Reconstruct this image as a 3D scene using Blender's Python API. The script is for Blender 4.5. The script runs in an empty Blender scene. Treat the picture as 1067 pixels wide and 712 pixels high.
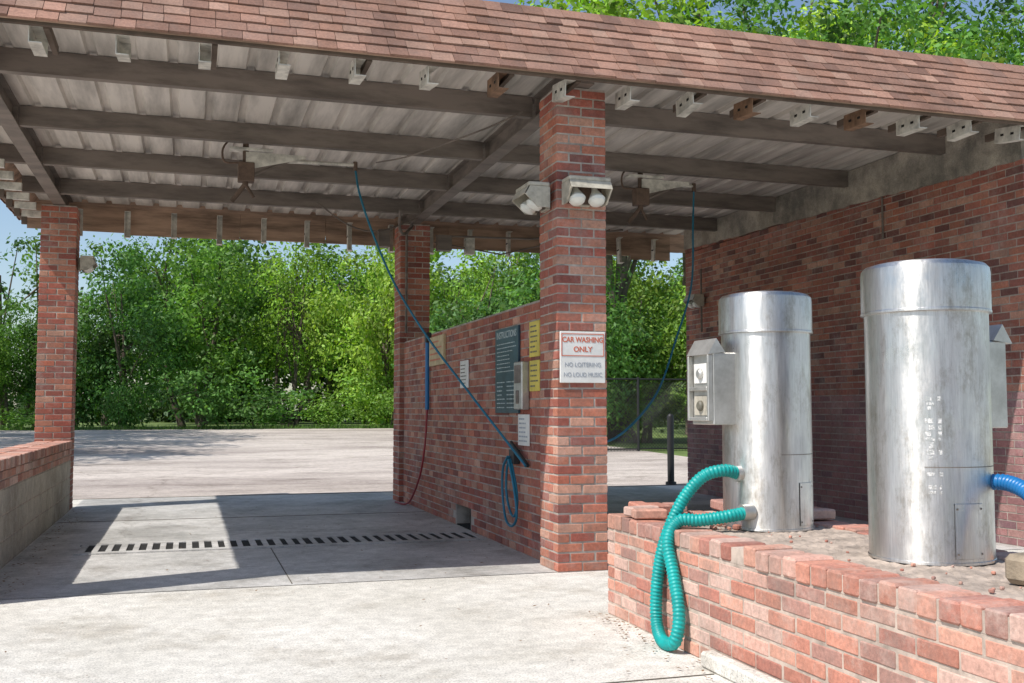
import bpy, math, random
import numpy as np
from mathutils import Vector, Matrix
R=random.Random(7)
scene=bpy.context.scene
# ---------------------------------------------------------------- materials
def newmat(name):
    m=bpy.data.materials.new(name); m.use_nodes=True
    nt=m.node_tree; b=nt.nodes['Principled BSDF']; return m,nt,b
def N(nt,t,**k):
    n=nt.nodes.new(t)
    for a,v in k.items(): setattr(n,a,v)
    return n
def ramp(nt,stops):
    r=N(nt,'ShaderNodeValToRGB'); e=r.color_ramp.elements
    while len(e)<len(stops): e.new(0.5)
    for i,(p,c) in enumerate(stops):
        e[i].position=p; e[i].color=(*c,1) if len(c)==3 else c
    return r
def noise(nt,scale,detail=4,rough=.6,vec=None,stretch=None):
    n=N(nt,'ShaderNodeTexNoise'); n.inputs['Scale'].default_value=scale
    n.inputs['Detail'].default_value=detail; n.inputs['Roughness'].default_value=rough
    tc=N(nt,'ShaderNodeTexCoord')
    if stretch:
        mp=N(nt,'ShaderNodeMapping'); mp.inputs['Scale'].default_value=stretch
        nt.links.new(tc.outputs['Object'],mp.inputs[0]); nt.links.new(mp.outputs[0],n.inputs['Vector'])
    else: nt.links.new(tc.outputs['Object'],n.inputs['Vector'])
    return n
def mixc(nt,a,b,fac,mode='MIX'):
    m=N(nt,'ShaderNodeMix',data_type='RGBA',blend_type=mode)
    for s,v in ((6,a),(7,b),(0,fac)):
        if isinstance(v,bpy.types.NodeSocket): nt.links.new(v,m.inputs[s])
        elif isinstance(v,(int,float)): m.inputs[s].default_value=v
        else: m.inputs[s].default_value=(*v,1)
    return m.outputs[2]
def bump(nt,b,h,strength=.3,dist=.01):
    bp=N(nt,'ShaderNodeBump'); bp.inputs['Strength'].default_value=strength; bp.inputs['Distance'].default_value=dist
    nt.links.new(h,bp.inputs['Height']); nt.links.new(bp.outputs[0],b.inputs['Normal'])
def simple(name,col,rough=.6,metal=0,var=.25,scale=6,bs=.15,dirt=None,stretch=None):
    m,nt,b=newmat(name)
    n=noise(nt,scale,6,.65,stretch=stretch)
    lo=tuple(c*(1-var) for c in col) if dirt is None else dirt
    r=ramp(nt,[(.34,lo),(.60,col)]); nt.links.new(n.outputs[0],r.inputs[0])
    nt.links.new(r.outputs[0],b.inputs['Base Color'])
    b.inputs['Roughness'].default_value=rough; b.inputs['Metallic'].default_value=metal
    if bs: 
        n2=noise(nt,scale*12,3); bump(nt,b,n2.outputs[0],bs,.004)
    return m
def attr_mat(name,rough=.85,stain=(.55,1.15),bs=.5,white=0.0,nscale=45,grey=(.6,.54,.5),grime=0):
    m,nt,b=newmat(name)
    a=N(nt,'ShaderNodeAttribute',attribute_name='col')
    n=noise(nt,nscale,5,.7); r=ramp(nt,[(.25,(.62,)*3),(.7,(1.18,)*3)]); nt.links.new(n.outputs[0],r.inputs[0])
    c=mixc(nt,a.outputs['Color'],r.outputs[0],1.0,'MULTIPLY')
    n2=noise(nt,1.3,5,.7); r2=ramp(nt,[(.3,(stain[0],)*3),(.65,(stain[1],)*3)]); nt.links.new(n2.outputs[0],r2.inputs[0])
    c=mixc(nt,c,r2.outputs[0],1.0,'MULTIPLY')
    if white:
        n3=noise(nt,3.1,8,.8); r3=ramp(nt,[(.50,(0,0,0)),(.72,(white,)*3)]); nt.links.new(n3.outputs[0],r3.inputs[0])
        c=mixc(nt,c,grey,r3.outputs[0])
    if grime:
        n5=noise(nt,4.3,8,.8,stretch=(1,1,.6)); r5=ramp(nt,[(.48,(0,0,0)),(.68,(grime,)*3)]); nt.links.new(n5.outputs[0],r5.inputs[0])
        c=mixc(nt,c,(.20,.155,.135),r5.outputs[0])
    nt.links.new(c,b.inputs['Base Color']); b.inputs['Roughness'].default_value=rough
    n4=noise(nt,nscale*2,4); bump(nt,b,n4.outputs[0],bs,.004)
    return m
def concrete(name,c1,c2,spot,crack=.5,stain_shade_scale=.5,sheen=.85,dark=.80,stretch=None):
    m,nt,b=newmat(name)
    n=noise(nt,stain_shade_scale,9,.68,stretch=stretch); r=ramp(nt,[(.36,c2),(.58,c1)]); nt.links.new(n.outputs[0],r.inputs[0])
    n2=noise(nt,9,8,.75); r2=ramp(nt,[(.3,(.72,)*3),(.6,(1.06,)*3)]); nt.links.new(n2.outputs[0],r2.inputs[0])
    c=mixc(nt,r.outputs[0],r2.outputs[0],1.0,'MULTIPLY')
    n3=noise(nt,85,3,.85); r3=ramp(nt,[(.38,(spot,)*3),(.52,(1.05,)*3)]); nt.links.new(n3.outputs[0],r3.inputs[0])
    c=mixc(nt,c,r3.outputs[0],1.0,'MULTIPLY')
    n5=noise(nt,1.1,9,.8,stretch=stretch); r5=ramp(nt,[(.51,(1,1,1)),(.63,(dark,dark*.97,dark*.93))]); nt.links.new(n5.outputs[0],r5.inputs[0])
    c=mixc(nt,c,r5.outputs[0],1.0,'MULTIPLY')
    if crack:
        v=N(nt,'ShaderNodeTexVoronoi',feature='DISTANCE_TO_EDGE'); v.inputs['Scale'].default_value=.16
        tc=N(nt,'ShaderNodeTexCoord'); nn=noise(nt,1.1,9,.75)
        ad=N(nt,'ShaderNodeVectorMath',operation='ADD'); nt.links.new(tc.outputs['Object'],ad.inputs[0]); nt.links.new(nn.outputs['Color'],ad.inputs[1])
        nt.links.new(ad.outputs[0],v.inputs['Vector'])
        r4=ramp(nt,[(.0,(.45,.42,.38)),(.0022,(1,1,1))]); nt.links.new(v.outputs['Distance'],r4.inputs[0])
        c=mixc(nt,c,r4.outputs[0],crack,'MULTIPLY')
    nt.links.new(c,b.inputs['Base Color']); b.inputs['Roughness'].default_value=sheen
    bump(nt,b,n3.outputs[0],.5,.006)
    return m
M={}
M['brick']=attr_mat('red_brick',stain=(.72,1.12),white=.34,grime=.45)
M['brickpale']=attr_mat('dusty_brick',stain=(.8,1.12),white=.6,grey=(.58,.48,.42),grime=.55)
M['mortar']=simple('mortar',(.47,.41,.36),.95,0,.5,7,.4)
M['mortarpale']=simple('mortar_pale',(.54,.44,.37),.95,0,.45,9,.4)
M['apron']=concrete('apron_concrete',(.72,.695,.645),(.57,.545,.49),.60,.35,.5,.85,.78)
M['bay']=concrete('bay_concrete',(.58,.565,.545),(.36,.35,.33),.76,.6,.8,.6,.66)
M['lot']=concrete('lot_paving',(.62,.55,.50),(.34,.285,.26),.68,.7,.25,.85,.60,stretch=(.4,1.3,1))  # stretched dark streaks: paving stains plus tree shade painted into the colour
M['conc']=concrete('cast_concrete',(.48,.43,.36),(.20,.185,.16),.75,0,1.8)
M['block']=concrete('block_wall',(.54,.49,.41),(.36,.32,.27),.8,0,1.2)
M['shingle']=attr_mat('asphalt_shingle',.95,(.62,1.08),.6,.3,60,grey=(.24,.18,.155),grime=.3)
M['beam']=simple('painted_steel_beam',(.20,.165,.14),.65,.0,.5,3.0,.1,stretch=(.6,1,3))
M['deck']=simple('corrugated_sheet',(.68,.63,.57),.55,0,.55,1.3,.05,stretch=(3,.35,1))
M['decktop']=simple('roof_top',(.35,.33,.31),.6)
M['wood']=simple('weathered_wood',(.46,.31,.22),.9,0,.65,2,.4,stretch=(.5,3,4))
M['wooddark']=simple('dark_wood',(.15,.11,.085),.9,0,.5,2,.3)
M['bracket']=simple('galvanised_bracket',(.70,.67,.60),.5,.0,.5,9,.1)
M['rust']=simple('rusty_steel',(.26,.15,.09),.8,.0,.6,9,.3)
M['rustdark']=simple('rusty_boom',(.15,.10,.075),.8,.0,.5,9,.3)
M['dark']=simple('dark_void',(.012,.011,.010),.95,0,.2,5,0)
M['joint']=simple('joint_dirt',(.14,.125,.10),.95,0,.4,5,0)
M['black']=simple('black_paint',(.02,.02,.022),.5,0,.3,5,0)
M['white']=simple('white_sign',(.76,.75,.72),.5,0,.14,6,0)
M['cream']=simple('cream_paint',(.50,.46,.38),.5,0,.45,12,.05)
M['tan']=simple('tan_board',(.62,.50,.30),.7,0,.3,7,.05)
M['yellow']=simple('yellow_sign',(.72,.58,.10),.5,0,.25,7,0)
M['navy']=simple('navy_board',(.03,.08,.11),.35,0,.4,7,0)
M['pale']=simple('pale_print',(.45,.52,.52),.5,0,.2,7,0)
M['redtxt']=simple('red_print',(.62,.16,.09),.5,0,.15,7,0)
M['greytxt']=simple('faded_print',(.36,.39,.44),.5,0,.15,7,0)
M['darktxt']=simple('dark_print',(.14,.13,.10),.5,0,.15,7,0)
M['teal']=simple('teal_hose',(.0,.36,.34),.45,0,.35,9,0)
M['blue']=simple('blue_hose',(.01,.16,.42),.38,0,.15,5,0)
M['bluehose']=simple('pressure_hose_blue',(.01,.15,.24),.45,0,.2,5,0)
M['redhose']=simple('red_hose',(.30,.03,.04),.5,0,.2,5,0)
M['bark']=simple('bark',(.15,.12,.09),.95,0,.5,6,.6)
M['glass']=simple('lamp_glass',(.75,.75,.70),.15,0,.1,5,0)
M['dirt']=simple('rubble_dirt',(.44,.36,.30),.95,0,.5,7,.6)
M['stone']=simple('weathered_stone',(.36,.29,.21),.9,0,.5,8,.6)
M['grass']=simple('grass',(.15,.22,.055),.95,0,.5,1.2,.6)
M['litter']=simple('dry_leaf',(.24,.14,.07),.9,0,.5,9,0)
m,nt,b=newmat('stainless_steel'); M['steel']=m
n=noise(nt,7,6,.7,stretch=(1,1,.10)); r=ramp(nt,[(.3,(.52,.51,.49)),(.65,(.75,.745,.73))]); nt.links.new(n.outputs[0],r.inputs[0])
n7=noise(nt,5.5,10,.82,stretch=(1,1,.45)); r7=ramp(nt,[(.50,(1,1,1)),(.66,(.60,.56,.50))]); nt.links.new(n7.outputs[0],r7.inputs[0])
c=mixc(nt,r.outputs[0],r7.outputs[0],1.0,'MULTIPLY')
n8=noise(nt,120,4,.8,stretch=(1,1,.05)); r8=ramp(nt,[(.3,(.82,)*3),(.6,(1.04,)*3)]); nt.links.new(n8.outputs[0],r8.inputs[0])
nt.links.new(mixc(nt,c,r8.outputs[0],1.0,'MULTIPLY'),b.inputs['Base Color'])
n2=noise(nt,4,9,.8,stretch=(1,1,.6)); r2=ramp(nt,[(.35,(.26,)*3),(.62,(.55,)*3)]); nt.links.new(n2.outputs[0],r2.inputs[0]); nt.links.new(r2.outputs[0],b.inputs['Roughness'])
b.inputs['Metallic'].default_value=1; n3=noise(nt,3.2,5,.5,stretch=(1,1,.35)); bump(nt,b,n3.outputs[0],.45,.03)
b.inputs['Anisotropic'].default_value=.75; b.inputs['Anisotropic Rotation'].default_value=.25
tg=N(nt,'ShaderNodeTangent',direction_type='RADIAL',axis='Z'); nt.links.new(tg.outputs[0],b.inputs['Tangent'])
m,nt,b=newmat('box_steel'); M['boxsteel']=m
n=noise(nt,6,6,.7); r=ramp(nt,[(.3,(.42,.41,.38)),(.65,(.66,.65,.62))]); nt.links.new(n.outputs[0],r.inputs[0]); nt.links.new(r.outputs[0],b.inputs['Base Color'])
b.inputs['Metallic'].default_value=.85; b.inputs['Roughness'].default_value=.45
m,nt,b=newmat('worn_decal'); M['decal']=m
n=noise(nt,70,6,.8); r=ramp(nt,[(.5,(.66,.65,.63)),(.54,(.72,.71,.69))]); nt.links.new(n.outputs[0],r.inputs[0]); nt.links.new(r.outputs[0],b.inputs['Base Color'])
r2=ramp(nt,[(.49,(1,1,1)),(.53,(0,0,0))]); nt.links.new(n.outputs[0],r2.inputs[0]); nt.links.new(r2.outputs[0],b.inputs['Metallic']); b.inputs['Roughness'].default_value=.42
def leafmat(name):
    m,nt,b=newmat(name)
    a=N(nt,'ShaderNodeAttribute',attribute_name='col')
    oi=N(nt,'ShaderNodeObjectInfo'); r=ramp(nt,[(0,(.52,.66,.8)),(.4,(.9,.95,1)),(.7,(1.2,1.12,.9)),(1,(1.65,1.35,.85))]); nt.links.new(oi.outputs['Random'],r.inputs[0])
    c=mixc(nt,a.outputs['Color'],r.outputs[0],1.0,'MULTIPLY')
    nt.links.new(c,b.inputs['Base Color']); b.inputs['Roughness'].default_value=.55; b.inputs['Specular IOR Level'].default_value=.35
    t=N(nt,'ShaderNodeBsdfTranslucent'); c2=mixc(nt,c,(1.3,1.4,.5),1.0,'MULTIPLY'); nt.links.new(c2,t.inputs[0])
    mx=N(nt,'ShaderNodeMixShader'); mx.inputs[0].default_value=.36
    out=nt.nodes['Material Output']; nt.links.new(b.outputs[0],mx.inputs[1]); nt.links.new(t.outputs[0],mx.inputs[2]); nt.links.new(mx.outputs[0],out.inputs[0])
    return m
M['leaf']=leafmat('foliage')
# ---------------------------------------------------------------- mesh builder
class MB:
    def __init__(s): s.v=[]; s.f=[]; s.c=[]; s.m=[]; 
    def add(s,vs,fs,col=(1,1,1),mat=0):
        o=len(s.v); s.v+= [tuple(p) for p in vs]
        for f in fs: s.f.append(tuple(i+o for i in f)); s.c.append(col); s.m.append(mat)
    def box(s,x0,x1,y0,y1,z0,z1,col=(1,1,1),mat=0,jit=0):
        vs=[(x,y,z) for x in(x0,x1) for y in(y0,y1) for z in(z0,z1)]
        if jit: vs=[tuple(c+R.uniform(-jit,jit) for c in p) for p in vs]
        s.add(vs,[(0,1,3,2),(4,6,7,5),(0,4,5,1),(2,3,7,6),(0,2,6,4),(1,5,7,3)],col,mat)
    def cbox(s,x0,x1,y0,y1,z0,z1,b=.004,col=(1,1,1),mat=0,jit=0,rot=0,tilt=0):
        lo=(x0,y0,z0); hi=(x1,y1,z1); vs=[]; idx={}
        off=[R.uniform(-jit,jit) for _ in range(3)] if jit else (0,0,0)
        for sx in(0,1):
            for sy in(0,1):
                for sz in(0,1):
                    sg=(sx,sy,sz)
                    for ax in range(3):
                        p=[]
                        for k in range(3):
                            base=hi[k] if sg[k] else lo[k]
                            if k!=ax: base+= -b if sg[k] else b
                            p.append(base+off[k])
                        idx[(sx,sy,sz,ax)]=len(vs); vs.append(p)
        fs=[]
        for ax in range(3):
            o=[k for k in range(3) if k!=ax]
            for sd in (0,1):
                q=[]
                for a,c in ((0,0),(1,0),(1,1),(0,1)):
                    g=[0,0,0]; g[ax]=sd; g[o[0]]=a; g[o[1]]=c; q.append(idx[(*g,ax)])
                flip=(sd==0)!=(ax==1)
                fs.append(tuple(q[::-1]) if flip else tuple(q))
        for ax in range(3):
            o=[k for k in range(3) if k!=ax]
            for a in(0,1):
                for c in(0,1):
                    g0=[0,0,0]; g0[o[0]]=a; g0[o[1]]=c; g1=list(g0); g1[ax]=1
                    fs.append((idx[(*g0,o[0])],idx[(*g1,o[0])],idx[(*g1,o[1])],idx[(*g0,o[1])]))
        for sx in(0,1):
            for sy in(0,1):
                for sz in(0,1): fs.append(tuple(idx[(sx,sy,sz,a)] for a in range(3)))
        if rot or tilt:
            c=Vector(((x0+x1)/2,(y0+y1)/2,(z0+z1)/2)); mt=Matrix.Rotation(rot,3,'Z')@Matrix.Rotation(tilt,3,'X')
            vs=[c+mt@(Vector(p)-c) for p in vs]
        s.add(vs,fs,col,mat)
    def tube(s,pts,rad,seg=8,col=(1,1,1),mat=0,cap=True):
        pts=[Vector(p) for p in pts]; n=len(pts)
        if not hasattr(rad,'__len__'): rad=[rad]*n
        t=(pts[1]-pts[0]).normalized(); u=t.orthogonal().normalized(); vs=[]
        for i,p in enumerate(pts):
            if i==0: tt=t
            elif i==n-1: tt=(pts[i]-pts[i-1]).normalized()
            else: tt=(pts[i+1]-pts[i-1]).normalized()
            u=(u-tt*u.dot(tt)); u=u.normalized() if u.length>1e-6 else tt.orthogonal().normalized()
            w=tt.cross(u)
            for k in range(seg):
                a=2*math.pi*k/seg; vs.append(p+(u*math.cos(a)+w*math.sin(a))*rad[i])
        fs=[(i*seg+k,i*seg+(k+1)%seg,(i+1)*seg+(k+1)%seg,(i+1)*seg+k) for i in range(n-1) for k in range(seg)]
        if cap: fs+=[tuple(range(seg))[::-1],tuple((n-1)*seg+k for k in range(seg))]
        s.add(vs,fs,col,mat)
    def lathe(s,prof,cx,cy,seg=64,col=(1,1,1),mat=0,a0=0,a1=2*math.pi):
        full=abs(a1-a0-2*math.pi)<1e-6; n=seg if full else seg+1; vs=[]
        for r,z in prof:
            for k in range(n):
                a=a0+(a1-a0)*k/seg; vs.append((cx+r*math.cos(a),cy+r*math.sin(a),z))
        fs=[]
        for i in range(len(prof)-1):
            for k in range(seg):
                k2=(k+1)%n
                fs.append((i*n+k,i*n+k2,(i+1)*n+k2,(i+1)*n+k))
        s.add(vs,fs,col,mat)
    def xform(s,mt,start=0):
        for i in range(start,len(s.v)): s.v[i]=tuple(mt@Vector(s.v[i]))
    def obj(s,name,mats,parent=None,smooth=False,angle=40):
        me=bpy.data.meshes.new(name); me.from_pydata(s.v,[],s.f)
        for mm in mats: me.materials.append(M[mm])
        me.polygons.foreach_set('material_index',s.m)
        ca=me.color_attributes.new('col','FLOAT_COLOR','CORNER')
        cnt=np.array([len(f) for f in s.f]); cc=np.array([(*c,1.0) for c in s.c],dtype=np.float32)
        ca.data.foreach_set('color',np.repeat(cc,cnt,axis=0).ravel())
        if smooth:
            me.polygons.foreach_set('use_smooth',[True]*len(s.f))
            try: me.set_sharp_from_angle(angle=math.radians(angle))
            except Exception: pass
        me.update()
        o=bpy.data.objects.new(name,me); scene.collection.objects.link(o)
        if parent: setparent(o,parent)
        return o
def setparent(o,p):
    o.parent=p; o.matrix_parent_inverse=Matrix.Translation(p.location).inverted()
def empty(name,loc):
    e=bpy.data.objects.new(name,None); e.location=loc; e.empty_display_size=.2; scene.collection.objects.link(e); return e
def text(body,size,loc,rot,mat,parent,name='lettering',bold=.0,ax='CENTER',sx=1.0):
    cu=bpy.data.curves.new(name,'FONT'); cu.body=body; cu.size=size; cu.align_x=ax; cu.align_y='CENTER'; cu.extrude=.0008; cu.offset=bold
    cu.materials.append(M[mat]); o=bpy.data.objects.new(name,cu); o.location=loc; o.rotation_euler=rot; o.scale=(sx,1,1); scene.collection.objects.link(o)
    setparent(o,parent); return o
def catmull(P,step=.03):
    P=[Vector(p) for p in P]; P=[2*P[0]-P[1]]+P+[2*P[-1]-P[-2]]; out=[]
    for i in range(1,len(P)-2):
        a,b_,c,d=P[i-1:i+3]; n=max(2,int((c-b_).length/step))
        for k in range(n):
            t=k/n; out.append(.5*((2*b_)+(c-a)*t+(2*a-5*b_+4*c-d)*t*t+(3*b_-a-3*c+d)*t**3))
    out.append(P[-2]); return out
# ---------------------------------------------------------------- bricks
C=.0715; BH=.0595
RED=[(.42,.13,.08),(.47,.17,.105),(.36,.10,.07),(.49,.21,.14),(.28,.085,.065),(.44,.145,.09),(.52,.27,.19),(.38,.115,.08)]
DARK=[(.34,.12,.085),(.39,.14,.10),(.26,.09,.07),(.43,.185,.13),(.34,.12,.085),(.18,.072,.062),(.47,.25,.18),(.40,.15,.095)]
PALE=[(.54,.24,.17),(.58,.30,.22),(.50,.21,.15),(.60,.35,.28),(.54,.27,.20),(.44,.18,.135),(.62,.41,.34),(.40,.21,.17)]
def bc(pal,z=9,tint_below=0):
    c=R.choice(pal); k=R.uniform(.82,1.15); c=tuple(x*k for x in c)
    if z<tint_below: c=tuple(c[i]*.5+(.33,.195,.235)[i]*.5 for i in range(3))  # bricks below the given height are blended toward purplish pink
    return c
def courses(z0,z1): 
    i=0; z=z0
    while z+.03<z1:
        yield i,z+.006,min(z+.006+BH,z1); i+=1; z+=C
def run(mb,ax,a0,a1,f0,f1,i,za,zb,pal,L=.199,cham=True,tint_below=0,skip=None,jit=.0015):
    a=a0-(i%2)*(L+.012)/2
    while a<a1-.02:
        s=max(a,a0); e=min(a+L,a1); 
        if e-s>.03 and not(skip and skip(s,e,za)):
            bx=(s,e,f0,f1) if ax=='x' else (f0,f1,s,e)
            if cham: mb.cbox(*bx,za,zb,.004,bc(pal,za,tint_below),0,jit)
            else: mb.box(*bx,za,zb,bc(pal,za,tint_below),0,jit)
        a+=L+.012
def column(name,x0,y0,z1,par,w=.4,pal=RED):
    mb=MB(); x1=x0+w; y1=y0+w; d=.094; h=(w-.012)/2; g=.012; q=.0045
    mb.box(x0+q,x1-q,y0+q,y1-q,0,z1-.004,mat=1)
    for i,za,zb in courses(0,z1):
        if i%2==0:
            for (ya,yb) in ((y0,y0+d),(y1-d,y1)):
                mb.cbox(x0,x0+h,ya,yb,za,zb,.004,bc(pal),0,.002); mb.cbox(x1-h,x1,ya,yb,za,zb,.004,bc(pal),0,.002)
            for (xa,xb) in ((x0,x0+d),(x1-d,x1)):
                mb.cbox(xa,xb,y0+d+g,y1-d-g,za,zb,.004,bc(pal),0,.002)
        else:
            for (xa,xb) in ((x0,x0+d),(x1-d,x1)):
                mb.cbox(xa,xb,y0,y0+h,za,zb,.004,bc(pal),0,.002); mb.cbox(xa,xb,y1-h,y1,za,zb,.004,bc(pal),0,.002)
            for (ya,yb) in ((y0,y0+d),(y1-d,y1)):
                mb.cbox(x0+d+g,x1-d-g,ya,yb,za,zb,.004,bc(pal),0,.002)
    return mb.obj(name,['brick','mortar'],par)
bld=empty('car_wash_building',(2.8,10.5,0))
ZT=3.66
column('column_front_middle',2.62,7.28,ZT,bld)
column('column_rear_middle',2.63,13.4,ZT,bld)
column('column_rear_left',-1.73,13.4,ZT,bld)
column('column_front_left',-1.73,7.05,ZT,bld)
mb=MB(); wx0,wx1=2.69,2.95
hole=lambda s,e,z:(e>10.02 and s<10.6 and z<.21)
for (a,b_,c,d_) in ((7.68,10.02,0,2.09),(10.6,13.4,0,2.09),(10.02,10.6,.22,2.09)):
    mb.box(wx0+.004,wx1-.004,a,b_,c,d_-.004,mat=1)
for i,za,zb in courses(0,2.1):
    for f0,f1 in ((wx0,wx0+.12),(wx1-.12,wx1)): run(mb,'y',7.68,13.4,f0,f1,i,za,zb,RED,cham=False,skip=hole)
mb.box(2.84,2.94,10.02,10.6,0,.22,mat=2); mb.box(2.70,2.84,10.02,10.6,.004,.014,mat=2)
mb.obj('dividing_wall',['brick','mortar','dark'],bld)
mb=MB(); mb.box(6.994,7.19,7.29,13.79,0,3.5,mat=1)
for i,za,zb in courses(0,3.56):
    run(mb,'y',7.28,13.8,6.99,7.09,i,za,zb,DARK,cham=False,tint_below=1.35)
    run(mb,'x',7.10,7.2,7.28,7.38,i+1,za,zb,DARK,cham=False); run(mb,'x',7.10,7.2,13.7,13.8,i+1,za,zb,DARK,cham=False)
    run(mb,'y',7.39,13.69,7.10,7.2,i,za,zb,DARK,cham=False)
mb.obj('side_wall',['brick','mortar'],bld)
mb=MB()
nseg=60
vs=[];fs=[]
for k in range(nseg+1):
    y=7.27+(13.81-7.27)*k/nseg; zb=3.40+.16*k/nseg+R.uniform(-.012,.012)
    for x,z in ((6.972+R.uniform(-.006,.006),zb),(6.972+R.uniform(-.006,.006),3.855),(7.22,3.855),(7.22,zb)): vs.append((x,y,z))
for k in range(nseg):
    for j in range(4): fs.append((k*4+j,k*4+(j+1)%4,(k+1)*4+(j+1)%4,(k+1)*4+j))
fs+=[(0,1,2,3),(nseg*4+3,nseg*4+2,nseg*4+1,nseg*4)]
mb.add(vs,fs); mb.obj('concrete_bond_beam',['conc'],bld)
# ---------------------------------------------------------------- roof
XL,XR,YF,YB=-1.86,8.2,7.18,14.22
mb=MB(); prof=[];x=XL
while x<XR:
    prof+=[(x,0),(x+.205,0),(x+.222,.032),(x+.272,.032),(x+.289,0)]; x+=.29
ys=[YF+i*(YB-YF)/12 for i in range(13)]
vs=[(px,y,3.862+pz) for y in ys for px,pz in prof]; n=len(prof)
fs=[(j*n+i,(j)*n+i+1,(j+1)*n+i+1,(j+1)*n+i) for j in range(12) for i in range(n-1)]
mb.add(vs,fs); 
vs=[(px,y,3.93) for y in (YF+.05,YB) for px in (XL+.05,XR)]; mb.add(vs,[(0,1,3,2)],mat=1)
mb.obj('roof_deck',['deck','decktop'],bld)
mb=MB()
def cpurlin(x0,x1,y,z0=3.68,z1=3.856):
    mb.box(x0,x1,y,y+.012,z0,z1); mb.box(x0,x1,y+.0125,y+.075,z0,z0+.012); mb.box(x0,x1,y+.0125,y+.075,z1-.012,z1); mb.box(x0,x1,y+.063,y+.075,z0+.0125,z0+.03)
for y in (8.22,9.78,11.28,12.78):
    for a,b_ in ((XL,-1.602),(-1.458,2.742),(2.898,6.968)): cpurlin(a,b_,y)
mb.obj('purlins',['beam'],bld)
mb=MB()
for x in (-1.53,2.82):
    mb.box(x-.07,x+.07,YF,YB-.02,3.662,3.676); mb.box(x-.07,x+.07,YF,YB-.02,3.842,3.857); mb.box(x-.02,x+.02,YF,YB-.02,3.6765,3.8415)
    for y in (8.22,9.78,11.28,12.78): mb.box(x-.06,x+.06,y-.03,y-.01,3.677,3.84)
mb.obj('main_beams',['beam'],bld)
SH=[(.34,.185,.135),(.30,.16,.115),(.38,.21,.155),(.25,.135,.10),(.35,.195,.145),(.32,.17,.12),(.40,.24,.18)]
def mansard(name,P,uax,L,back,rows=8):
    mb=MB(); P=Vector(P); u=Vector(uax); bk=Vector(back); sl=bk.length; s=bk.normalized(); n=u.cross(s).normalized()
    if n.z<0: n=-n
    q=[P,P+u*L,P+u*L+bk,P+bk]; q2=[p-n*.02 for p in q]
    mb.add(q+q2,[(0,1,2,3),(7,6,5,4),(0,4,5,1),(1,5,6,2),(2,6,7,3),(3,7,4,0)],mat=1)
    ex=sl/rows
    for r in range(rows):
        x=-(r%2)*.08-R.uniform(0,.05)
        while x<L:
            w=R.choice((.13,.16,.20,.165)); a=max(x,0); e=min(x+w-.004,L); x+=w
            if e<=a: continue
            d0=r*ex-.012-R.uniform(0,.010); d1=(r+1)*ex+.01; h=.012+R.uniform(0,.010)
            c=R.choice(SH); k=R.uniform(.82,1.12); c=tuple(t*k for t in c)
            lo=[P+u*a+s*d0+n*.001,P+u*e+s*d0+n*.001]; hi=[P+u*e+s*d1+n*.001,P+u*a+s*d1+n*.001]
            t=[lo[0]+n*h,lo[1]+n*h,hi[0]+n*.003,hi[1]+n*.003]
            mb.add(lo+hi+t,[(4,5,6,7),(0,1,5,4),(0,4,7,3),(1,2,6,5)],c,0)
    return mb.obj(name,['shingle','wood'],bld)
zt=.675
mansard('mansard_front',(-2.1,6.9,3.63),(1,0,0),10.4,(0,.53,zt))
mansard('mansard_left',(-2.1,14.42,3.63),(0,-1,0),7.52,(.53,0,zt))
mansard('mansard_rear',(8.3,14.42,3.63),(-1,0,0),10.4,(0,-.5,zt))
mb=MB()
mb.box(-2.1,8.3,6.93,6.965,3.603,3.632); mb.box(-2.07,-2.035,6.97,14.3,3.603,3.632)
mb.obj('fascia_boards',['wooddark'],bld)
mb=MB()
x=-2.0
while x<6.96:
    w=R.uniform(1.0,1.8); e=min(x+w,6.96); mb.box(x,e-.006,14.24+R.uniform(0,.012),14.27,3.49+R.uniform(-.035,.03),3.86,jit=.005); x+=w
mb.obj('rear_fascia_plywood',['wood'],bld)
mb=MB()
def bracket(x,y0,y1,zt,h,mat,holes=True,tl=0,w=.06):
    st=len(mb.v)
    mb.box(x,x+.006,y0,y1,zt-h,zt,mat=mat); mb.box(x+.0065,x+w,y0,y1,zt-h,zt-h+.006,mat=mat); mb.box(x+.0065,x+w,y0,y1,zt-.006,zt,mat=mat)
    mb.box(x+.0065,x+w,y1-.006,y1,zt-h+.0065,zt-.0065,mat=mat)
    if holes:
        for f in (.3,.7): 
            yy=y0+(y1-y0)*f; mb.box(x-.0025,x-.0005,yy-.018,yy+.018,zt-h*.5-.010,zt-h*.5+.010,mat=2)
    if tl:
        c=Vector((x,(y0+y1)/2,zt)); mt=Matrix.Translation(c)@Matrix.Rotation(tl,4,'X')@Matrix.Translation(-c); mb.xform(mt,st)
k=-3
while k<16:
    x=-.495+.514*k
    bracket(x,6.99,7.28,3.635,.125,1 if k in (5,9,11) else 0,True,R.uniform(-.16,.2),.08); 
    if R.random()<.7: mb.box(x+.085,x+.12,6.99,7.5,3.60,3.66,mat=3)
    k+=1
for k in range(15):
    x=-1.4+.57*k
    bracket(x,14.0,14.10,3.74,.32+R.uniform(0,.07),0,True,R.uniform(-.1,.1),.07)
for k in range(12):
    y=7.6+.55*k; mb.box(-1.98,-1.75,y,y+.06,3.54,3.62,mat=0); mb.box(-1.98,-1.92,y,y+.05,3.45,3.54,mat=3)
mb.obj('soffit_brackets',['bracket','rust','dark','wooddark'],bld)
mb=MB()
mb.tube(catmull([(2.75,13.2,3.6),(2.6,13.0,3.45),(2.5,12.8,3.5),(2.45,12.5,3.66)]),.02,8)
mb.tube([(2.7,13.34,2.2),(2.7,13.34,3.5),(2.7,12.9,3.62)],.016,8)
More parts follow.
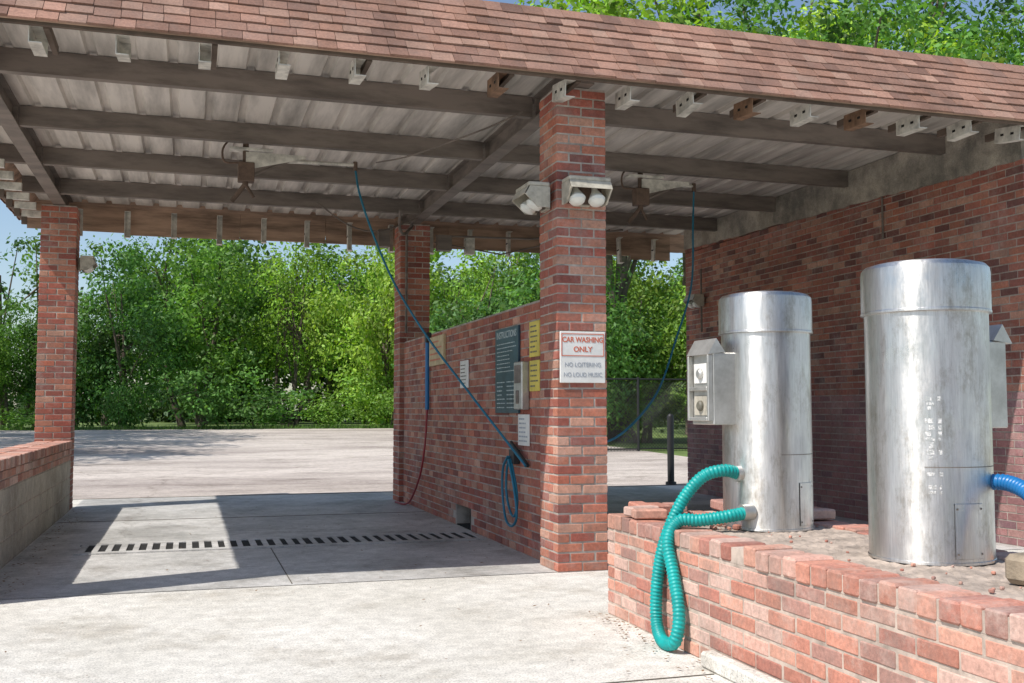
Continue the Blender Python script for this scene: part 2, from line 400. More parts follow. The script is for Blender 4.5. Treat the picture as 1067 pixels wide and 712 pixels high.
mb.tube([(3.08,13.3,3.5),(4.4,13.3,3.52),(5.6,12.9,3.64)],.014,6); mb.tube([(3.08,13.36,3.42),(4.0,13.36,3.3),(5.2,13.3,3.6)],.010,6)
mb.box(3.1,3.28,13.2,13.36,3.3,3.5); mb.box(2.35,2.5,13.45,13.6,3.35,3.58); mb.box(3.5,3.62,13.3,13.42,3.28,3.5,mat=1)
mb.tube(catmull([(2.55,7.9,3.62),(2.3,8.0,3.5),(1.9,9.2,3.52),(1.7,9.9,3.60)],.1),.008,6)
mb.tube(catmull([(2.75,12.9,3.64),(2.2,12.6,3.40),(1.8,12.4,3.42),(1.4,12.3,3.66)],.1),.010,6)
mb.tube([(6.93,13.2,3.2),(6.93,13.2,2.3)],.014,6)
mb.tube([(6.97,9.2,3.45),(6.97,9.2,3.0)],.012,6)
mb.obj('conduits',['beam','bracket'],bld,True)
# ---------------------------------------------------------------- left low wall
mb=MB(); y0,y1=7.46,13.39
mb.box(-1.66,-1.33,y0,y1,0,.60,mat=2)
for i in range(3):
    a=y0-(i%2)*.2
    while a<y1:
        s=max(a,y0);e=min(a+.395,y1)
        if e-s>.05: mb.cbox(-1.67,-1.325,s,e,i*.2+.006,i*.2+.197,.005,(1,1,1),1,.001)
        a+=.405
mb.box(-1.655,-1.328,y0,y1,.6,.825,mat=2)
for i,(za,zb) in enumerate(((.606,.667),(.677,.738),)):
    run(mb,'y',y0,y1,-1.67,-1.50,i,za,zb,PALE); run(mb,'y',y0,y1,-1.49,-1.32,i,za,zb,PALE)
a=y0
while a<y1-.05:
    mb.cbox(-1.685,-1.505,a,a+.092,.748,.832,.005,bc(PALE),0,.003); mb.cbox(-1.495,-1.308,a,a+.092,.748,.832,.005,bc(PALE),0,.003); a+=.102
mb.obj('low_block_wall',['brickpale','block','mortarpale'])
# ---------------------------------------------------------------- vacuum island
mb=MB(); X0,X1,Y0,Y1,ZI=2.38,3.46,.6,5.745,.585
mb.box(X0+.0045,X1-.0045,Y0+.0045,Y1-.0045,0,ZI-.05,mat=1)
for i,za,zb in courses(.0,.49):
    run(mb,'y',Y0,Y1-.105,X0,X0+.095,i,za,zb,PALE,jit=.003); run(mb,'y',Y0,Y1-.105,X1-.095,X1,i,za,zb,PALE)
    run(mb,'x',X0,X1,Y1-.095,Y1,i,za,zb,PALE); run(mb,'x',X0,X1,Y0,Y0+.095,i,za,zb,PALE)
mb.box(X0+.003,X0+.19,Y0+.003,Y1-.003,.503,ZI-.012,mat=1)
a=Y0
while a<Y1-.05:
    if R.random()>.02:
        for (xa,xb) in ((X0-.006,X0+.195),(X1-.195,X1+.006)): mb.cbox(xa,xb,a,a+.095,.503,ZI+R.uniform(-.006,.005),R.uniform(.005,.011),bc(PALE),0,.004,rot=R.uniform(-.03,.03))
    a+=.105
a=X0+.21
while a<X1-.22: mb.cbox(a,a+.095,Y1-.2,Y1+.004,.503,ZI,.006,bc(PALE),0,.003); a+=.105
a=X0+.02
while a<X1-.05:
    if R.random()<.75: mb.cbox(a,a+.095,Y1-.19,Y1-.005,ZI+.008,ZI+.062,.008,bc(PALE),0,.004,rot=R.uniform(-.12,.12),tilt=R.uniform(-.08,.08))
    a+=.108
a=4.9
while a<Y1-.2:
    if R.random()<.7: mb.cbox(X1-.2,X1-.01,a,a+.095,ZI+.008,ZI+.062,.008,bc(PALE),0,.004,rot=R.uniform(-.15,.15))
    if a>5.25 and R.random()<.65: mb.cbox(X0+.01,X0+.2,a,a+.095,ZI+.008,ZI+.06,.008,bc(PALE),0,.004,rot=R.uniform(-.2,.2))
    a+=.108
nx,ny=30,150; vs=[]
for j in range(ny+1):
    for i in range(nx+1):
        vs.append((X0+.19+(X1-X0-.38)*i/nx,Y0+.1+(Y1-Y0-.29)*j/ny,ZI-.014+R.uniform(-.004,.006)))
mb.add(vs,[(j*(nx+1)+i,j*(nx+1)+i+1,(j+1)*(nx+1)+i+1,(j+1)*(nx+1)+i) for j in range(ny) for i in range(nx)],mat=2)
mb.cbox(X0-.075,X0+.0,Y0,4.45,0,.075,.012,(1,1,1),3)
for k in range(160):
    y=R.uniform(4.8,5.6) if k<110 else R.uniform(2.6,4.8); x=R.uniform(X0+.2,X1-.2); s=R.uniform(.006,.028 if k<110 else .014)
    mb.cbox(x,x+s*1.4,y,y+s,ZI-.01,ZI-.01+s,s*.25,bc(PALE),0,0,rot=R.uniform(0,3))
mb.obj('vacuum_island_brick_wall',['brickpale','mortarpale','dirt','apron'])
# ---------------------------------------------------------------- vacuums
def ribbed(mb,P,r,mat=0,pitch=.019,seg=14):
    pts=catmull(P,.0045); acc=0; rad=[]
    for i,p in enumerate(pts):
        if i: acc+=(p-pts[i-1]).length
        rad.append(r*(1+.09*math.cos(2*math.pi*acc/pitch)))
    mb.tube(pts,rad,seg,mat=mat)
def vacuum(cx,cy,r,doorang,decal=False):
    e=empty('vacuum_cleaner',(cx,cy,ZI)); zb=ZI-.01
    mb=MB()
    mb.lathe([(r+.004,zb),(r+.004,zb+.01),(r,zb+.012)]+[(r,zb+.012+i*(1.602-zb-.012)/12) for i in range(1,13)]+[(r+.004,1.604),(r+.014,1.606),(r+.014,1.614),(r+.012,1.618),(r+.012,1.775),(r+.009,1.797),(r-.004,1.812),(r-.04,1.822),(r*.4,1.834),(.001,1.837)],cx,cy,96)
    mb.obj('canister',['steel'],e,True,14)
    mb=MB(); a=doorang
    mb.lathe([(r+.001,.60),(r+.004,.602),(r+.004,.82),(r+.001,.822)],cx,cy,16,a0=a-.26,a1=a+.26)
    mb.lathe([(r+.0025,.966),(r+.0025,.969)],cx,cy,30,a0=a-.7,a1=a+.9,mat=1)
    mb.lathe([(r+.002,zb+.03),(r+.002,1.59)],cx,cy,2,a0=a+.95,a1=a+.96,mat=1)
    for da in (-.22,.22):
        for z in (.62,.80): mb.lathe([(r+.006,z-.004),(r+.006,z+.004)],cx,cy,2,a0=a+da-.015,a1=a+da+.015,mat=1)
    mb.obj('access_panel',['steel','beam'],e,True,14)
    if decal:
        mb=MB(); z=.86
        while z<1.26:
            h=R.uniform(.010,.026)
            if R.random()<.8: 
                s0=-2.30+R.uniform(0,.06); mb.lathe([(r+.0012,z),(r+.0012,z+h)],cx,cy,6,a0=s0,a1=-2.14+R.uniform(-.07,0))
                if R.random()<.5: mb.lathe([(r+.0012,z),(r+.0012,z+h)],cx,cy,3,a0=-2.10,a1=-2.04+R.uniform(-.03,0))
            z+=h+.006
        mb.obj('worn_lettering',['decal'],e,True)
    return e
def ctrl_box(e,x0,x1,y0,y1,z0,z1,face):
    mb=MB(); mb.cbox(x0,x1,y0,y1,z0,z1,.005,(1,1,1),0)
    if face=='-x':
        mb.add([(x0-.03,y0-.004,z1-.01),(x0-.03,y1+.004,z1-.01),(x0+.02,y0-.004,z1+.075),(x0+.02,y1+.004,z1+.075),(x0+.07,y0-.004,z1+.003),(x0+.07,y1+.004,z1+.003)],[(0,2,3,1),(2,4,5,3),(0,4,2),(1,3,5),(0,1,5,4)],mat=0)
        fx=x0-.03
        mb.cbox(fx,x0-.001,y0,y0+.018,z0+.02,z1-.012,.003); mb.cbox(fx,x0-.001,y1-.018,y1,z0+.02,z1-.012,.003); mb.cbox(fx,x0-.001,y0+.019,y1-.019,z0+.02,z0+.04,.003); mb.cbox(fx,x0-.001,y0+.019,y1-.019,(z0+z1)/2-.01,(z0+z1)/2+.01,.003)
        for zz,m_ in ((z0+.10,2),(z0+.27,1)):
            mb.cbox(x0-.008,x0-.001,y0+.04,y1-.04,zz-.05,zz+.055,.002,(1,1,1),m_)
            st=len(mb.v); mb.lathe([(.028,0),(.028,.012),(.02,.02),(.001,.02)],0,0,20,mat=3 if m_==2 else 0)
            mb.xform(Matrix.Translation((x0-.008,(y0+y1)/2,zz))@Matrix.Rotation(-math.pi/2,4,'Y'),st)
    else:
        mb.add([(x1+.03,y0-.004,z1-.01),(x1+.03,y1+.004,z1-.01),(x1-.02,y0-.004,z1+.075),(x1-.02,y1+.004,z1+.075),(x1-.07,y0-.004,z1+.003),(x1-.07,y1+.004,z1+.003)],[(0,1,3,2),(2,3,5,4),(0,2,4),(1,5,3),(0,4,5,1)],mat=0)
    mb.obj('control_box',['boxsteel','white','cream','darktxt'],e)
v1=vacuum(2.975,4.94,.235,-1.1)
ctrl_box(v1,2.62,2.80,4.87,5.11,1.12,1.50,'-x')
mb=MB()
ribbed(mb,[(2.76,4.86,.865),(2.66,4.84,.885),(2.56,4.86,.86),(2.49,4.9,.78),(2.43,4.93,.67),(2.365,4.95,.5),(2.335,4.97,.3),(2.325,4.96,.12),(2.31,4.88,.045),(2.30,4.78,.037),(2.31,4.71,.07),(2.33,4.71,.2),(2.34,4.79,.38),(2.345,4.86,.53),(2.41,4.87,.628),(2.52,4.83,.635),(2.66,4.79,.655),(2.78,4.80,.67)],.0315)
mb.obj('suction_hose',['teal'],v1,True,80)
mb=MB()
for z,y in ((.865,4.86),(.67,4.8)): mb.tube([(2.735,y,z),(2.80,y+.005,z)],.042,20)
mb.obj('hose_ports',['boxsteel'],v1,True)
v2=vacuum(3.023,3.72,.25,-1.62,True)
ctrl_box(v2,3.22,3.43,3.70,3.94,1.12,1.50,'+x')
mb=MB()
ribbed(mb,[(3.17,3.56,.90),(3.20,3.46,.90),(3.18,3.32,.86),(3.12,3.18,.76),(3.06,3.06,.66),(2.98,2.9,.625),(2.9,2.6,.62),(2.85,2.2,.62)],.0315)
mb.obj('suction_hose',['blue'],v2,True,80)
mb=MB(); 
mb.cbox(2.82,2.98,2.83,3.09,ZI-.005,ZI+.10,.02,mat=0,rot=.2); mb.cbox(2.86,2.97,2.86,3.0,ZI+.095,ZI+.15,.02,mat=0,rot=-.3)
mb.obj('stone_block',['stone'])
# ---------------------------------------------------------------- flood lights
def flood(loc,rotz,s=1.0):
    mb=MB()
    mb.cbox(-.06,.06,-.035,-.001,-.06,.10,.004,mat=0)
    mb.cbox(-.15,.15,-.19,-.036,.085,.115,.006,mat=0)
    mb.add([(-.15,-.19,.085),(.15,-.19,.085),(.15,-.22,.03),(-.15,-.22,.03),(-.15,-.18,.085),(.15,-.18,.085),(.15,-.21,.03),(-.15,-.21,.03)],[(0,3,2,1),(4,5,6,7),(0,4,7,3),(1,2,6,5),(3,7,6,2),(0,1,5,4)],mat=0)
    for x in (-.15,.138): mb.add([(x,-.036,.084),(x,-.189,.084),(x,-.218,.03),(x,-.12,-.06),(x,-.036,-.06),(x+.012,-.036,.084),(x+.012,-.189,.084),(x+.012,-.218,.03),(x+.012,-.12,-.06),(x+.012,-.036,-.06)],[(0,1,2,3,4),(9,8,7,6,5),(2,7,8,3),(3,8,9,4)],mat=0)
    mb.add([(-.14,-.045,-.05),(.14,-.045,-.05),(.14,-.045,.08),(-.14,-.045,.08)],[(0,1,2,3)],mat=2)
    for x in (-.072,.072):
        st=len(mb.v); mb.lathe([(.02,0),(.025,.03),(.055,.09),(.06,.105),(.05,.125),(.025,.137),(.001,.14)],0,0,20,mat=1)
        mb.xform(Matrix.Translation((x,-.075,.06))@Matrix.Rotation(math.radians(152),4,'X'),st)
    o=mb.obj('flood_light',['cream','glass','rustdark'],None,True,35); o.location=loc; o.rotation_euler=(0,0,rotz); o.scale=(s,s,s); return o
flood((2.81,7.277,2.80),0,1.1)
flood((2.616,7.47,2.79),-math.pi/2,1.1)
flood((-1.325,13.6,2.95),math.pi/2,1.0)
flood((6.985,13.3,2.72),-math.pi/2,1.0)
# ---------------------------------------------------------------- signs
def board(name,x,y0,y1,z0,z1,mat,th=.012,frame=None):
    mb=MB(); mb.cbox(x-th,x-.0005,y0,y1,z0,z1,.002,mat=0)
    return mb.obj(name,[mat])
RX=(math.pi/2,0,-math.pi/2); wx=2.688
mb=MB(); mb.cbox(2.638,3.0,7.262,7.276,1.40,1.785,.003,mat=0)
fz0,fz1=1.60,1.77
for (a,b_,c,d_) in ((2.648,2.99,fz1-.006,fz1),(2.648,2.99,fz0,fz0+.006),(2.648,2.654,fz0+.0065,fz1-.0065),(2.984,2.99,fz0+.0065,fz1-.0065)): mb.box(a,b_,7.2595,7.2615,c,d_,mat=1)
sg=mb.obj('car_washing_only_sign',['white','redtxt'])
text('CAR WASHING',.056,(2.819,7.2605,1.722),(math.pi/2,0,0),'redtxt',sg,bold=.0012,sx=.85)
text('ONLY',.056,(2.819,7.2605,1.65),(math.pi/2,0,0),'redtxt',sg,bold=.0012)
text('NO LOITERING',.046,(2.819,7.2605,1.535),(math.pi/2,0,0),'greytxt',sg,bold=0,sx=.92)
text('NO LOUD MUSIC',.046,(2.819,7.2605,1.46),(math.pi/2,0,0),'greytxt',sg,bold=0,sx=.86)
def lines(o_,x,y0,y1,z0,z1,n,mat,th=.4):
    mb=MB(); dz=(z1-z0)/n
    for i in range(n):
        a=y1; end=y0+(y1-y0)*R.choice((0,.05,.15,.3))
        while a>end+.02:
            w=R.uniform(.02,.07); mb.box(x-.002,x-.0008,max(a-w,end),a,z0+dz*i+dz*(.5-th/2),z0+dz*i+dz*(.5+th/2)); a-=w+.012
    mb.obj('print',[mat],o_)
s=board('instructions_board',wx,8.39,9.08,1.17,1.92,'navy',.02)
text('INSTRUCTIONS',.085,(wx-.021,8.735,1.86),RX,'pale',s,bold=.001)
lines(s,wx-.02,8.45,9.02,1.52,1.80,8,'pale',.22); lines(s,wx-.02,8.45,8.72,1.2,1.46,7,'pale',.25); lines(s,wx-.02,8.77,9.02,1.2,1.46,7,'pale',.25)
s=board('yellow_notice_sign',wx,7.86,8.11,1.63,1.92,'yellow'); lines(s,wx-.012,7.89,8.08,1.65,1.90,6,'darktxt',.3)
s=board('yellow_notice_sign',wx,7.86,8.11,1.35,1.60,'yellow'); lines(s,wx-.012,7.89,8.08,1.37,1.58,5,'darktxt',.3)
s=board('tan_notice_board',wx,11.07,11.77,1.70,2.03,'tan',.03); lines(s,wx-.03,11.12,11.72,1.73,2.0,4,'redtxt',.25)
s=board('white_notice_sign',wx,10.08,10.40,1.42,1.70,'white'); lines(s,wx-.012,10.11,10.37,1.45,1.67,6,'darktxt',.3)
s=board('white_notice_sign',wx,8.13,8.42,.90,1.16,'white'); lines(s,wx-.012,8.16,8.39,.92,1.14,6,'greytxt',.35)
mb=MB(); mb.cbox(wx-.07,wx,8.14,8.36,1.20,1.60,.008,mat=0); mb.cbox(wx-.075,wx-.0705,8.17,8.33,1.42,1.57,.001,mat=1); mb.cbox(wx-.082,wx-.0705,8.22,8.27,1.25,1.36,.002,mat=1)
mb.obj('coin_box',['boxsteel','beam'])
# ---------------------------------------------------------------- wash hoses and booms
def boom(pa,pb):
    mb=MB(); a=Vector(pa); b_=Vector(pb)
    mb.cbox(a.x-.20,a.x+.20,a.y-.06,a.y+.06,a.z+.015,a.z+.04,.003,mat=2); mb.tube([(a.x-.05,a.y,a.z+.14),(a.x-.05,a.y,a.z-.32)],.028,10,mat=1)
    mb.tube([(a.x-.05,a.y,a.z-.24),(a.x+.35,a.y,a.z-.05)],.015,8,mat=0); mb.tube([(a.x-.05,a.y,a.z-.06),b_],[.026,.014],8,mat=2)
    mb.add([(a.x-.05,a.y-.04,a.z-.0),(a.x+.5,a.y-.04,a.z+.0),(a.x+.5,a.y-.04,a.z-.03),(a.x-.05,a.y-.04,a.z-.17),(a.x-.05,a.y-.03,a.z-.0),(a.x+.5,a.y-.03,a.z+.0),(a.x+.5,a.y-.03,a.z-.03),(a.x-.05,a.y-.03,a.z-.17)],[(0,1,2,3),(7,6,5,4),(0,4,5,1),(3,2,6,7)],mat=2)
    mb.tube([(a.x-.05,a.y,a.z-.30),(a.x-.17,a.y+.05,a.z-.46)],.022,8,mat=1); mb.cbox(a.x-.12,a.x+.03,a.y-.06,a.y+.06,a.z-.28,a.z-.10,.006,mat=1)
    mb.tube([(a.x-.05,a.y,a.z-.30),(a.x+.03,a.y+.02,a.z-.42)],.016,8,mat=1)
    mb.tube(catmull([(a.x-.1,a.y,a.z-.1),(a.x-.24,a.y,a.z-.10),(a.x-.26,a.y,a.z+.02),(a.x-.2,a.y,a.z+.12)]),.010,6,mat=1)
    mb.tube([b_+Vector((0,0,.03)),b_-Vector((0,0,.06))],.022,10,mat=1)
    return mb.obj('hose_boom',['beam','rustdark','bracket'],None,True)
boom((.52,9.96,3.62),(1.52,10.06,3.6)); boom((4.55,9.9,3.62),(5.15,9.95,3.6))
mb=MB()
mb.tube(catmull([(1.52,10.06,3.56),(1.56,10.02,3.3),(1.68,9.85,2.85),(1.85,9.6,2.35),(2.08,9.25,1.85),(2.33,8.8,1.37),(2.52,8.42,1.0),(2.62,8.2,.80),(2.64,8.1,.74)],.05),.011,8)
for dx,dy,zb in ((0,0,.30),(.02,.05,.22)):
    mb.tube(catmull([(2.63-dx,8.5,.80),(2.64-dx,8.62+dy,.70),(2.645-dx,8.66+dy,.5),(2.64-dx,8.55+dy,zb+.05),(2.64-dx,8.42,zb),(2.64-dx,8.33-dy,zb+.1),(2.64-dx,8.36,.55),(2.63-dx,8.48,.78)],.04),.011,8)
mb.tube([(2.66,8.1,.74),(2.655,8.55,.92)],.015,8,mat=1); mb.cbox(2.63,2.688,8.40,8.54,.74,.86,.004,mat=1)
mb.obj('pressure_washer_hose',['bluehose','black'],None,True)
mb=MB(); mb.tube([(2.655,11.85,2.06),(2.655,11.85,1.2)],.026,10,mat=0); mb.cbox(2.63,2.69,11.8,11.9,1.98,2.1,.004,mat=2)
mb.tube(catmull([(2.655,11.85,1.2),(2.62,11.8,.8),(2.6,11.95,.45),(2.6,12.4,.15),(2.6,12.8,.03),(2.55,13.2,.022)],.05),.012,8,mat=1)
mb.obj('foam_brush_holder',['blue','redhose','black'],None,True)
mb=MB(); mb.tube(catmull([(5.15,9.95,3.56),(5.12,9.92,3.2),(4.98,9.7,2.5),(4.6,9.3,1.9),(4.1,8.7,1.35),(3.4,7.9,1.0),(3.05,7.8,.9)],.06),.010,8)
mb.obj('pressure_washer_hose',['bluehose'],None,True)
# ---------------------------------------------------------------- grounds
def gz(y): return 0 if y<16 else (.5*(y-16)/24 if y<40 else .5)
def sheet(name,x0,x1,ys,z,mat,nx=1,jit=0):
    mb=MB(); vs=[]
    for y in ys:
        for i in range(nx+1): vs.append((x0+(x1-x0)*i/nx,y,gz(y)+z+(R.uniform(-jit,jit) if jit else 0)))
    mb.add(vs,[(j*(nx+1)+i,j*(nx+1)+i+1,(j+1)*(nx+1)+i+1,(j+1)*(nx+1)+i) for j in range(len(ys)-1) for i in range(nx)])
    return mb.obj(name,[mat])
sheet('ground',-900,900,[-900,16,40,2000],-.02,'grass')
sheet('concrete_apron',-30,30,[-12,15.1],0,'apron')
sheet('parking_lot',-40,11,[15.1,16,39.5],-.006,'lot')
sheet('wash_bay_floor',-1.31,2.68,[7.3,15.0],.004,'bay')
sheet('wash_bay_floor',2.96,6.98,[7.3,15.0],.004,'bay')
mb=MB()
mb.box(-30,11,15.06,15.11,.0005,.004)
mb.box(-1.3,2.68,12.0,12.010,.005,.008); mb.box(-12,2.3,4.3,4.307,.0005,.0045); mb.box(.7,.707,7.35,9.3,.005,.008)
mb.obj('paving_joints',['joint'])
mb=MB(); ya,yb=9.38,9.86; mb.box(-.86,2.62,ya-.02,yb+.02,.0045,.008,mat=0)
mb.box(-.88,2.64,ya-.10,ya,.0045,.016,mat=1); mb.box(-.88,2.64,yb,yb+.10,.0045,.016,mat=1)
x=-.86
while x<2.6: 
    w=.05+R.uniform(-.008,.008); mb.box(x,x+w,ya+.001,yb-.001,.0085,.0155,mat=1); x+=.108
mb.obj('trench_drain',['dark','bay'])
mb=MB()
def leaflet(x,y,z,s,c,up=.25):
    a=R.uniform(0,6.28); u=Vector((math.cos(a),math.sin(a),R.uniform(-.2,.2)))*s; w=Vector((-math.sin(a),math.cos(a),R.uniform(-.3,.3)))*s*.45; p=Vector((x,y,z+s*up))
    mb.add([p-u,p+w,p+u,p-w],[(0,1,2,3)],c,0)
for k in range(800):
    q=R.random()
    if q<.35: x=-1.28+abs(R.gauss(0,.12)); y=R.uniform(7.4,13.3)
    elif q<.5: x=2.36-abs(R.gauss(0,.12)); y=R.uniform(3.5,5.8)
    elif q<.65: x=R.uniform(2.1,2.66); y=R.uniform(7.5,13)
    else: x=R.uniform(-3,2.3); y=R.uniform(2.5,15)
    leaflet(x,y,.010,R.uniform(.006,.018),(1,1,1))
mb.obj('fallen_leaves',['litter'])
mb=MB(); mb.lathe([(.055,0),(.055,1.08),(.05,1.11),(.03,1.13),(.001,1.135)],7.45,15.3,20); mb.lathe([(.09,0),(.085,.04),(.056,.045)],7.45,15.3,20)
mb.obj('bollard',['black'],None,True)
mb=MB(); fy=24.0; fx0,fx1=8.2,21.2; g=gz(fy); H=1.8
x=fx0
while x<=fx1+.01: mb.tube([(x,fy,g-.1),(x,fy,g+H+.05)],.035,8); x+=2.6
for z in (.05,H): mb.tube([(fx0,fy,g+z),(fx1,fy,g+z)],.022,6)
d=.085
k=fx0-H
while k<fx1:
    a0=max(0,fx0-k); a1=min(H,fx1-k)
    if a1>a0:
        mb.tube([(k+a0,fy,g+a0),(k+a1,fy,g+a1)],.0045,3,cap=False); mb.tube([(k+a0,fy+.008,g+H-a0),(k+a1,fy+.008,g+H-a1)],.0045,3,cap=False)
    k+=d
mb.obj('chain_link_fence',['black'])
# ---------------------------------------------------------------- vegetation
def foliage(mb,rng,clumps,per,ls,base,flat=.6):
    for (c,cr,br) in clumps:
        n=int(per*cr*cr)
        d=rng.normal(size=(n,3)); d/=np.linalg.norm(d,axis=1)[:,None]
        rr=cr*(rng.random(n)**.42)*(1+.17*rng.normal(size=n)); P=np.array(c)+d*rr[:,None]*np.array((1,1,flat+.15))
        nrm=d*.75+rng.normal(size=(n,3))*.5+np.array((-.15,-.15,.4)); nrm/=np.linalg.norm(nrm,axis=1)[:,None]
        t=np.cross(nrm,rng.normal(size=(n,3))); t/=np.linalg.norm(t,axis=1)[:,None]; w=np.cross(nrm,t)
        s=ls*(.55+.8*rng.random(n))
        o=len(mb.v)
        Q=np.stack([P-t*s[:,None],P+w*s[:,None]*.5,P+t*s[:,None],P-w*s[:,None]*.5],1).reshape(-1,3)
        mb.v+= [tuple(q) for q in Q.tolist()]
        f=br*(.7+.6*rng.random(n)); hue=rng.random(n)
        for i in range(n):
            k=o+i*4; mb.f.append((k,k+1,k+2,k+3)); mb.m.append(1)
            h=hue[i]; mb.c.append(((base[0]+.06*h)*f[i],(base[1]+.04*h)*f[i],base[2]*f[i]))
def tree_mesh(name,seed,h,rx,z0f,nc,per,ls,base,cr=(.7,1.3),trunks=1,lum=.24):
    rng=np.random.default_rng(seed); rr=random.Random(seed); mb=MB(); clumps=[]
    zc=h*(1+z0f)/2; rz=h*(1-z0f)/2
    for k in range(nc):
        d=rng.normal(size=3); d/=np.linalg.norm(d); q=rng.random()**.35*.92
        lump=1+lum*math.sin(3*math.atan2(d[1],d[0])+seed)+.15*math.sin(5*d[2]*3+seed*2)
        c=(d[0]*rx*q*lump,d[1]*rx*q*lump,max(.3,zc+d[2]*rz*q)); r=rr.uniform(*cr)
        clumps.append((c,r,rr.uniform(.5,1.4)))
    foliage(mb,rng,clumps,per,ls,base)
    for t in range(trunks):
        bx,by=(rr.uniform(-.3,.3),rr.uniform(-.3,.3)) if trunks>1 else (0,0)
        top=Vector((bx*4+rr.uniform(-.4,.4),by*4+rr.uniform(-.4,.4),h*.72)); b0=Vector((bx,by,-.15))
        pts=catmull([b0,b0.lerp(top,.35)+Vector((rr.uniform(-.25,.25),rr.uniform(-.25,.25),0)),b0.lerp(top,.7)+Vector((rr.uniform(-.3,.3),rr.uniform(-.3,.3),0)),top],.4)
        R0=h*.017; n=len(pts); mb.tube(pts,[R0*(1.25 if i==0 else 1)*(1-.75*i/(n-1)) for i in range(n)],8)
        for k in range(9):
            i=int(n*(.3+.65*rr.random())); i=min(i,n-1); c=Vector(rr.choice(clumps)[0]); s=pts[i]
            if c.z<s.z-1: continue
            m_=s.lerp(c,.5)+Vector((0,0,rr.uniform(-.2,.3))); rb=R0*.38; pp=catmull([s,m_,c],.5); mb.tube(pp,[rb*(1-.7*j/max(1,len(pp)-1)) for j in range(len(pp))],5)
    o=mb.obj(name,['bark','leaf']); me=o.data; bpy.data.objects.remove(o); return me
G1=(.15,.31,.065); G2=(.10,.225,.06); G3=(.19,.36,.06); G4=(.08,.16,.05)
T=[tree_mesh('broadleaf_a',1,8.4,3.4,.0,80,165,.11,G1,(.5,1.5),2),
   tree_mesh('broadleaf_b',2,7.6,3.2,.0,75,165,.12,G2,(.5,1.45),3),
   tree_mesh('broadleaf_c',3,9.0,3.0,.06,78,165,.10,G3,(.45,1.4),2),
   tree_mesh('broadleaf_d',4,8.0,2.6,.22,52,150,.09,G3,(.45,1.2),3,.3)]
TT=[tree_mesh('tall_tree_a',11,17,4.6,.36,88,75,.15,G3,(.7,1.5),2),tree_mesh('tall_tree_b',12,18.5,4.2,.42,72,75,.15,G1,(.7,1.5),1)]
SHR=tree_mesh('shrub',21,2.6,2.0,0,30,190,.09,G1,(.35,.8),1)
TH=tree_mesh('thin_tree',31,9,1.6,.25,22,90,.12,G2,(.4,.8),1)
def place(me,name,x,y,s=1,sz=None,z=None):
    o=bpy.data.objects.new(name,me); o.location=(x,y,gz(y)-.03 if z is None else z); o.rotation_euler=(0,0,R.uniform(0,6.28)); o.scale=(s,s,sz or s); scene.collection.objects.link(o); return o
xs=.2
k=0
while xs<19:
    place(T[R.choice((0,1,2,3,3))],'broadleaf_tree',xs,R.uniform(41.6,45.6),R.uniform(.7,1.1),R.uniform(.75,1.2)); xs+=R.uniform(2.4,4.0); k+=1
for x,y,s,sz in ((-2.2,42.6,.72,.86),(-4.3,44,.62,.74),(-6.4,44,.5,.55),(-8.2,43.5,.6,.65),(-10.5,46,.6,.6),(-13,45,.6,.6)): place(T[k%3],'broadleaf_tree',x,y,s,sz); k+=1
xs=1.0
while xs<30:
    place(T[(k+1)%3],'broadleaf_tree',xs,R.uniform(49,54),R.uniform(1.15,1.35),R.uniform(1.1,1.45)); xs+=R.uniform(4.0,5.6); k+=1
place(TH,'slender_tree',-5.7,45,.95); place(TH,'slender_tree',-7.6,49,1.0); place(TH,'slender_tree',-3.6,50,1.0)
xs=-14
while xs<19:
    place(SHR,'shrub',xs,R.uniform(40.2,41.6),R.uniform(.4,1.15),R.uniform(.3,1.1)); xs+=R.uniform(1.2,3.0)
for x,y,s in ((12.5,29,.92),(17,33,1.0),(21.5,30,.92),(26,33,1.05),(30,29,.95),(24,38,1.1),(34,34,1.1),(14.5,36,.9),(18,26,.8)):
    place(TT[k%2],'tall_tree',x,y,s); k+=1
for x,y in ((10.5,27.5),(12.8,28),(15,27),(17.5,28),(9,30)): place(T[k%3],'broadleaf_tree',x,y,R.uniform(.6,.75)); k+=1
place(TT[0],'tall_tree',-9.0,23,.72); place(TT[1],'tall_tree',-9.6,28,.8); place(TT[0],'tall_tree',-10.4,33,.9); place(TT[1],'tall_tree',-11,37,.9)  # unseen trees left of frame, added to throw dappled shade on the lot
rng=np.random.default_rng(5); mb=MB(); cl=[]
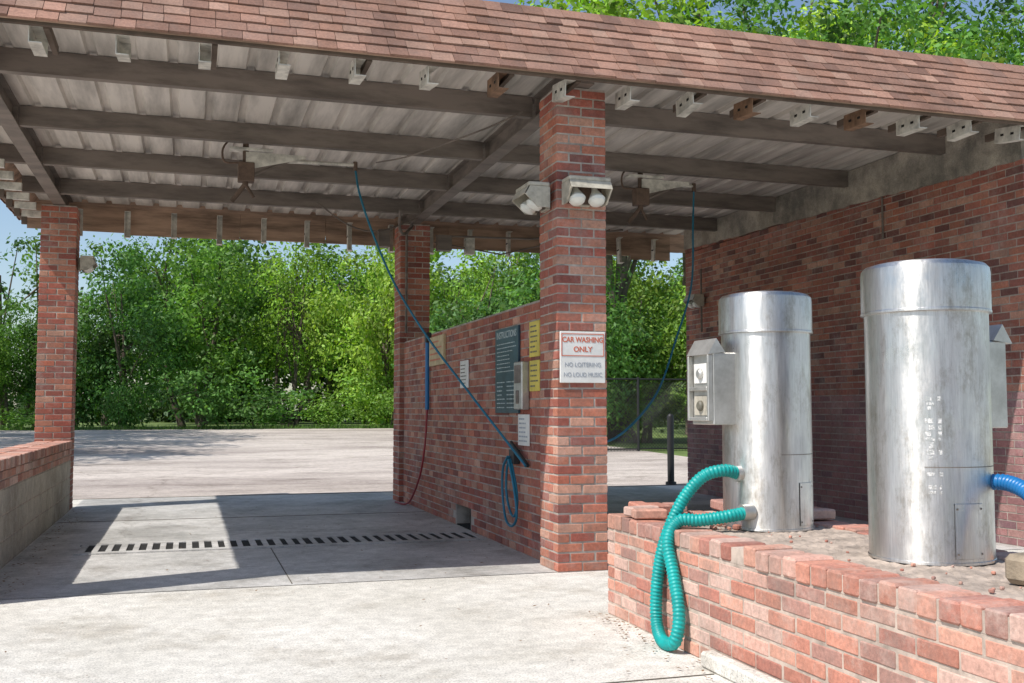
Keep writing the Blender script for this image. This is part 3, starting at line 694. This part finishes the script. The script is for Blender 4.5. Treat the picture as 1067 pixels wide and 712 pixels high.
for k in range(620):
    x=R.uniform(0,75); cl.append(((x,R.uniform(60,68),R.uniform(.3,9.5)),R.uniform(1.4,2.6),R.uniform(.4,.9)))
for k in range(260):
    x=R.uniform(-45,0); cl.append(((x,R.uniform(60,68),R.uniform(.3,2.8)),R.uniform(1.0,1.8),R.uniform(.4,.9)))
foliage(mb,rng,cl,30,.26,G4); mb.obj('distant_woods',['bark','leaf'])
mb=MB()
for k in range(5200):
    x=R.uniform(-14,20); y=39.5+abs(R.gauss(0,.5)); h=R.uniform(.05,.22); a=R.uniform(0,3.14); w=.02; z=gz(y)-.02
    dx,dy=math.cos(a)*w,math.sin(a)*w; lx,ly=R.uniform(-.06,.06),R.uniform(-.06,.06); g_=R.uniform(.7,1.3)
    mb.add([(x-dx,y-dy,z),(x+dx,y+dy,z),(x+lx,y+ly,z+h)],[(0,1,2)],(.17*g_,.27*g_,.06*g_),0)
mb.obj('grass_verge',['leaf'])
# ---------------------------------------------------------------- light, sky, camera
d=Vector((.69,.24,-1)).normalized()
sun=bpy.data.lights.new('sun','SUN'); sun.energy=5.0; sun.angle=math.radians(.5); sun.color=(1,.955,.88)
so=bpy.data.objects.new('sun',sun); so.rotation_euler=d.to_track_quat('-Z','Y').to_euler(); so.location=(-10,-5,20); scene.collection.objects.link(so)
w=bpy.data.worlds.new('World'); scene.world=w; w.use_nodes=True; nt=w.node_tree
sk=nt.nodes.new('ShaderNodeTexSky'); sk.sky_type='NISHITA'; sk.sun_disc=False; sk.sun_elevation=math.asin(-d.z); sk.sun_rotation=math.atan2(-d.x,-d.y); sk.air_density=1.0; sk.dust_density=1.0
bg=nt.nodes['Background']; nt.links.new(sk.outputs[0],bg.inputs[0]); bg.inputs[1].default_value=.15
cam=bpy.data.cameras.new('Camera'); cam.lens=36.44; cam.sensor_width=36; cam.clip_end=3000; cam.clip_start=.05
co=bpy.data.objects.new('Camera',cam); co.location=(0,0,1.2); co.rotation_euler=(math.radians(93.76),0,math.radians(-17.3)); scene.collection.objects.link(co); scene.camera=co
scene.view_settings.view_transform='Standard'; scene.view_settings.look='None'; scene.view_settings.exposure=0
